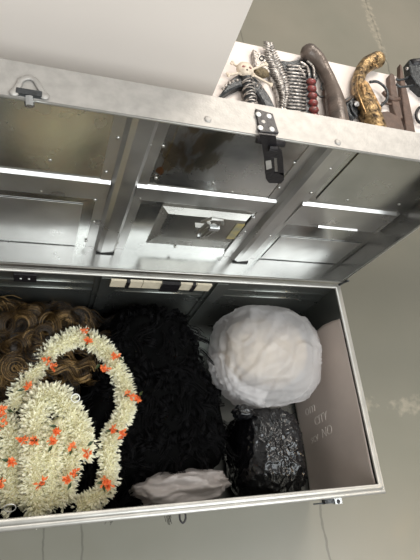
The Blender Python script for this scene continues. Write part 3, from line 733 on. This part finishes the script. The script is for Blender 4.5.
mesh('claws', cl_.vf, M['silver'], rh, smooth=True)
# brown flintlock
def gun(name, label, grip, rads, mat_, butt=None):
    o = T(*grip[0], 0); g = thing(name, (o.x, o.y, TT), label, 'prop pistol', 'prop pistols on the white table')
    path = smoothpath([T(x, y, r + .0015) for (x, y), r in zip(grip, rads)], 6)
    n = len(path); rr = []
    for i in range(n):
        k = min(i / 6, len(rads) - 1); a = int(k); f = k - a; rr.append(rads[a] * (1 - f) + rads[min(a + 1, len(rads) - 1)] * f)
    # round butt end
    d = (path[0] - path[1]).normalized(); pre = []
    for k in (1.0, .86, .6, .3): pre.append((path[0] + d * rr[0] * k * .95, rr[0] * math.sqrt(max(.02, 1 - k * k))))
    path = [p for p, _ in pre] + path; rr = [r for _, r in pre] + rr
    mesh('grip', tube(path, rr, 14), mat_, g, smooth=True)
    return g
g = gun('prop_pistol', 'brown flintlock style prop pistol with a plain rounded grip', [(309, 53), (317, 60), (325, 72), (331, 86), (335, 102), (338, 122), (341, 150), (344, 180)], [.0225, .0205, .0165, .018, .0235, .0255, .020, .014], M['wood'])
mesh('trigger_guard', tube(smoothpath([T(318, 76, .012), T(315, 84, .012), T(316, 92, .012), T(321, 97, .012), T(326, 95, .012)], 5), .0022, 6), M['gunmetal'], g, smooth=True)
mesh('trigger', tube([T(322, 83, .012), T(321, 88, .012), T(324, 92, .012)], .002, 6), M['gunmetal'], g)
mesh('barrel', tube([T(325, 92, .010), T(328, 108, .010), T(331, 130, .010), T(335, 165, .010)], .0085, 10), M['brown'], g, smooth=True)
mesh('hammer', tube(smoothpath([T(337, 94, .032), T(341, 101, .030), T(347, 101, .026), T(353, 96, .02)], 4), .0028, 6), M['wood'], g, smooth=True)
# gold pistol
g = gun('prop_pistol', 'ornate antique gold prop pistol with a bulbous engraved grip', [(377, 60), (368, 64), (361, 72), (358, 84), (362, 98), (369, 112), (376, 128), (384, 155)], [.022, .0205, .0165, .0165, .0215, .0255, .024, .016], M['gold'])
mesh('side_plate', slab(TS([(360, 84), (364, 81), (368, 84), (375, 97), (381, 109), (380, 114), (375, 116), (370, 112), (363, 98)], .040), TT + .026, TT + .044, .002), M['goldbright'], g)
bumps(g, 'scrollwork', M['gold'], [(365, 86), (367, 90), (369, 94), (371.5, 98), (373, 102), (375, 106), (377, 111)], .0052, .044)
pp = smoothpath([T(361, 73, .026), T(357, 80, .030), T(357, 90, .032), T(361, 102, .036), T(366, 114, .036)], 4)
mesh('gold_edge', tube(pp, .0032, 6), M['goldbright'], g, smooth=True)
sc = MB()
for i in range(26):
    a = rng.uniform(0, 6.28); r_ = rng.uniform(0, 7); px, py = 375 + math.cos(a) * r_, 61 + math.sin(a) * r_ * .8
    h_ = .0215 + .018 * math.sqrt(max(0, 1 - (r_ / 9.5) ** 2)); c = T(px, py, h_)
    sc.add(tube([c + Vector((math.cos(q + a) * .0042, math.sin(q + a) * .0042, 0)) for q in [j * .8 for j in range(6)]], .0010, 4))
mesh('engraving', sc.vf, M['goldbright'], g, smooth=True)
mesh('trigger_guard', tube(smoothpath([T(370, 82, .018), T(378, 82, .018), T(386, 89, .018), T(387, 99, .018), T(381, 106, .018)], 5), .0038, 6), M['gunmetal'], g, smooth=True)
lk = MB(); lk.add(slab(TS([(345, 99), (350, 96), (357, 99), (359, 112), (354, 119), (346, 112)], .02), TT, TT + .02, .003)); lk.add(tube([T(350, 104, .022), T(353, 112, .024), T(357, 117, .022)], .004, 7))
mesh('lock_plate', lk.vf, M['gunmetal'], g)
mesh('lock_cup', tube([T(355, 103, .018), T(357, 104, .032)], .006, 10), M['silver'], g)
for i in range(3): mesh('barrel_band', tube([T(362 + i * 2.2, 115 + i * 5, .012), T(368 + i * 2, 112 + i * 5, .022), T(373 + i * 2, 113 + i * 5, .026)], .002, 6), M['goldbright'], g)
# brown pistol body pieces
o = T(396, 115, 0); g = thing('prop_pistol', (o.x, o.y, TT), 'flat dark brown prop pistol lying between the gold pistol and the black gun', 'prop pistol', 'prop pistols on the white table')
plate('body', [(381, 112), (388, 111), (401, 118), (404, 128), (408, 150), (386, 150), (380, 124)], M['brown'], g, 0, .018, .002)
plate('arm', [(389, 75), (391.5, 73), (394.5, 75), (397, 90), (400, 104), (403, 118), (397, 119), (393, 108), (390, 90)], M['brown'], g, 0, .014, .002)
mesh('trigger_guard', tube(smoothpath([T(383, 92, .014), T(388, 97, .014), T(394, 100, .014), T(399, 99, .014)], 4), .0055, 7), M['brown'], g, smooth=True)
mesh('trigger_guard', tube(smoothpath([T(382, 103, .010), T(389, 104, .010), T(397, 106, .010)], 4), .003, 7), M['brown'], g, smooth=True)
o = T(408, 100, 0); g = thing('wooden_blade', (o.x, o.y, TT), 'long narrow brown blade tapering to a point, beside the black prop gun', 'prop blade')
plate('blade', [(400, 64), (402, 66), (405, 82), (409, 98), (413, 118), (418, 146), (408, 146), (405, 120), (402, 96), (400, 80)], M['brown'], g, 0, .014, .002)
# black gun
o = T(416, 75, 0); g = thing('prop_gun', (o.x, o.y, TT), 'black prop revolver at the right end of the row on the white table', 'prop pistol', 'prop pistols on the white table')
plate('frame', [(409, 60), (414, 58), (424, 58), (436, 66), (438, 92), (424, 90), (416, 82), (411, 74)], M['gunmetal'], g, 0, .026, .003)
mesh('cylinder', tube([T(411, 64, .022), T(424, 62, .022)], .012, 14), M['black_metal'], g, smooth=True)
mesh('hub', dome(T(407, 69, .016), .006, (0, 0, 1), .8), M['silver'], g, smooth=True)
for q in ([(412, 74), (405, 79), (399, 80), (396, 79)], [(396, 84), (401, 87), (410, 86), (416, 84)]):
    mesh('trigger_guard', tube(smoothpath([T(*a, .014) for a in q], 5), .0034, 7), M['gunmetal'], g, smooth=True)
rg = [T(422 + 6 * math.cos(a), 115 + 8 * math.sin(a), .01) for a in [i * .35 for i in range(19)]]
mesh('ring_grip', tube(rg, .004, 7, cap=False), M['black_metal'], g, smooth=True)
mesh('barrel', tube([T(424, 82, .014), T(428, 100, .014), T(436, 135, .014)], .009, 10), M['gunmetal'], g, smooth=True)
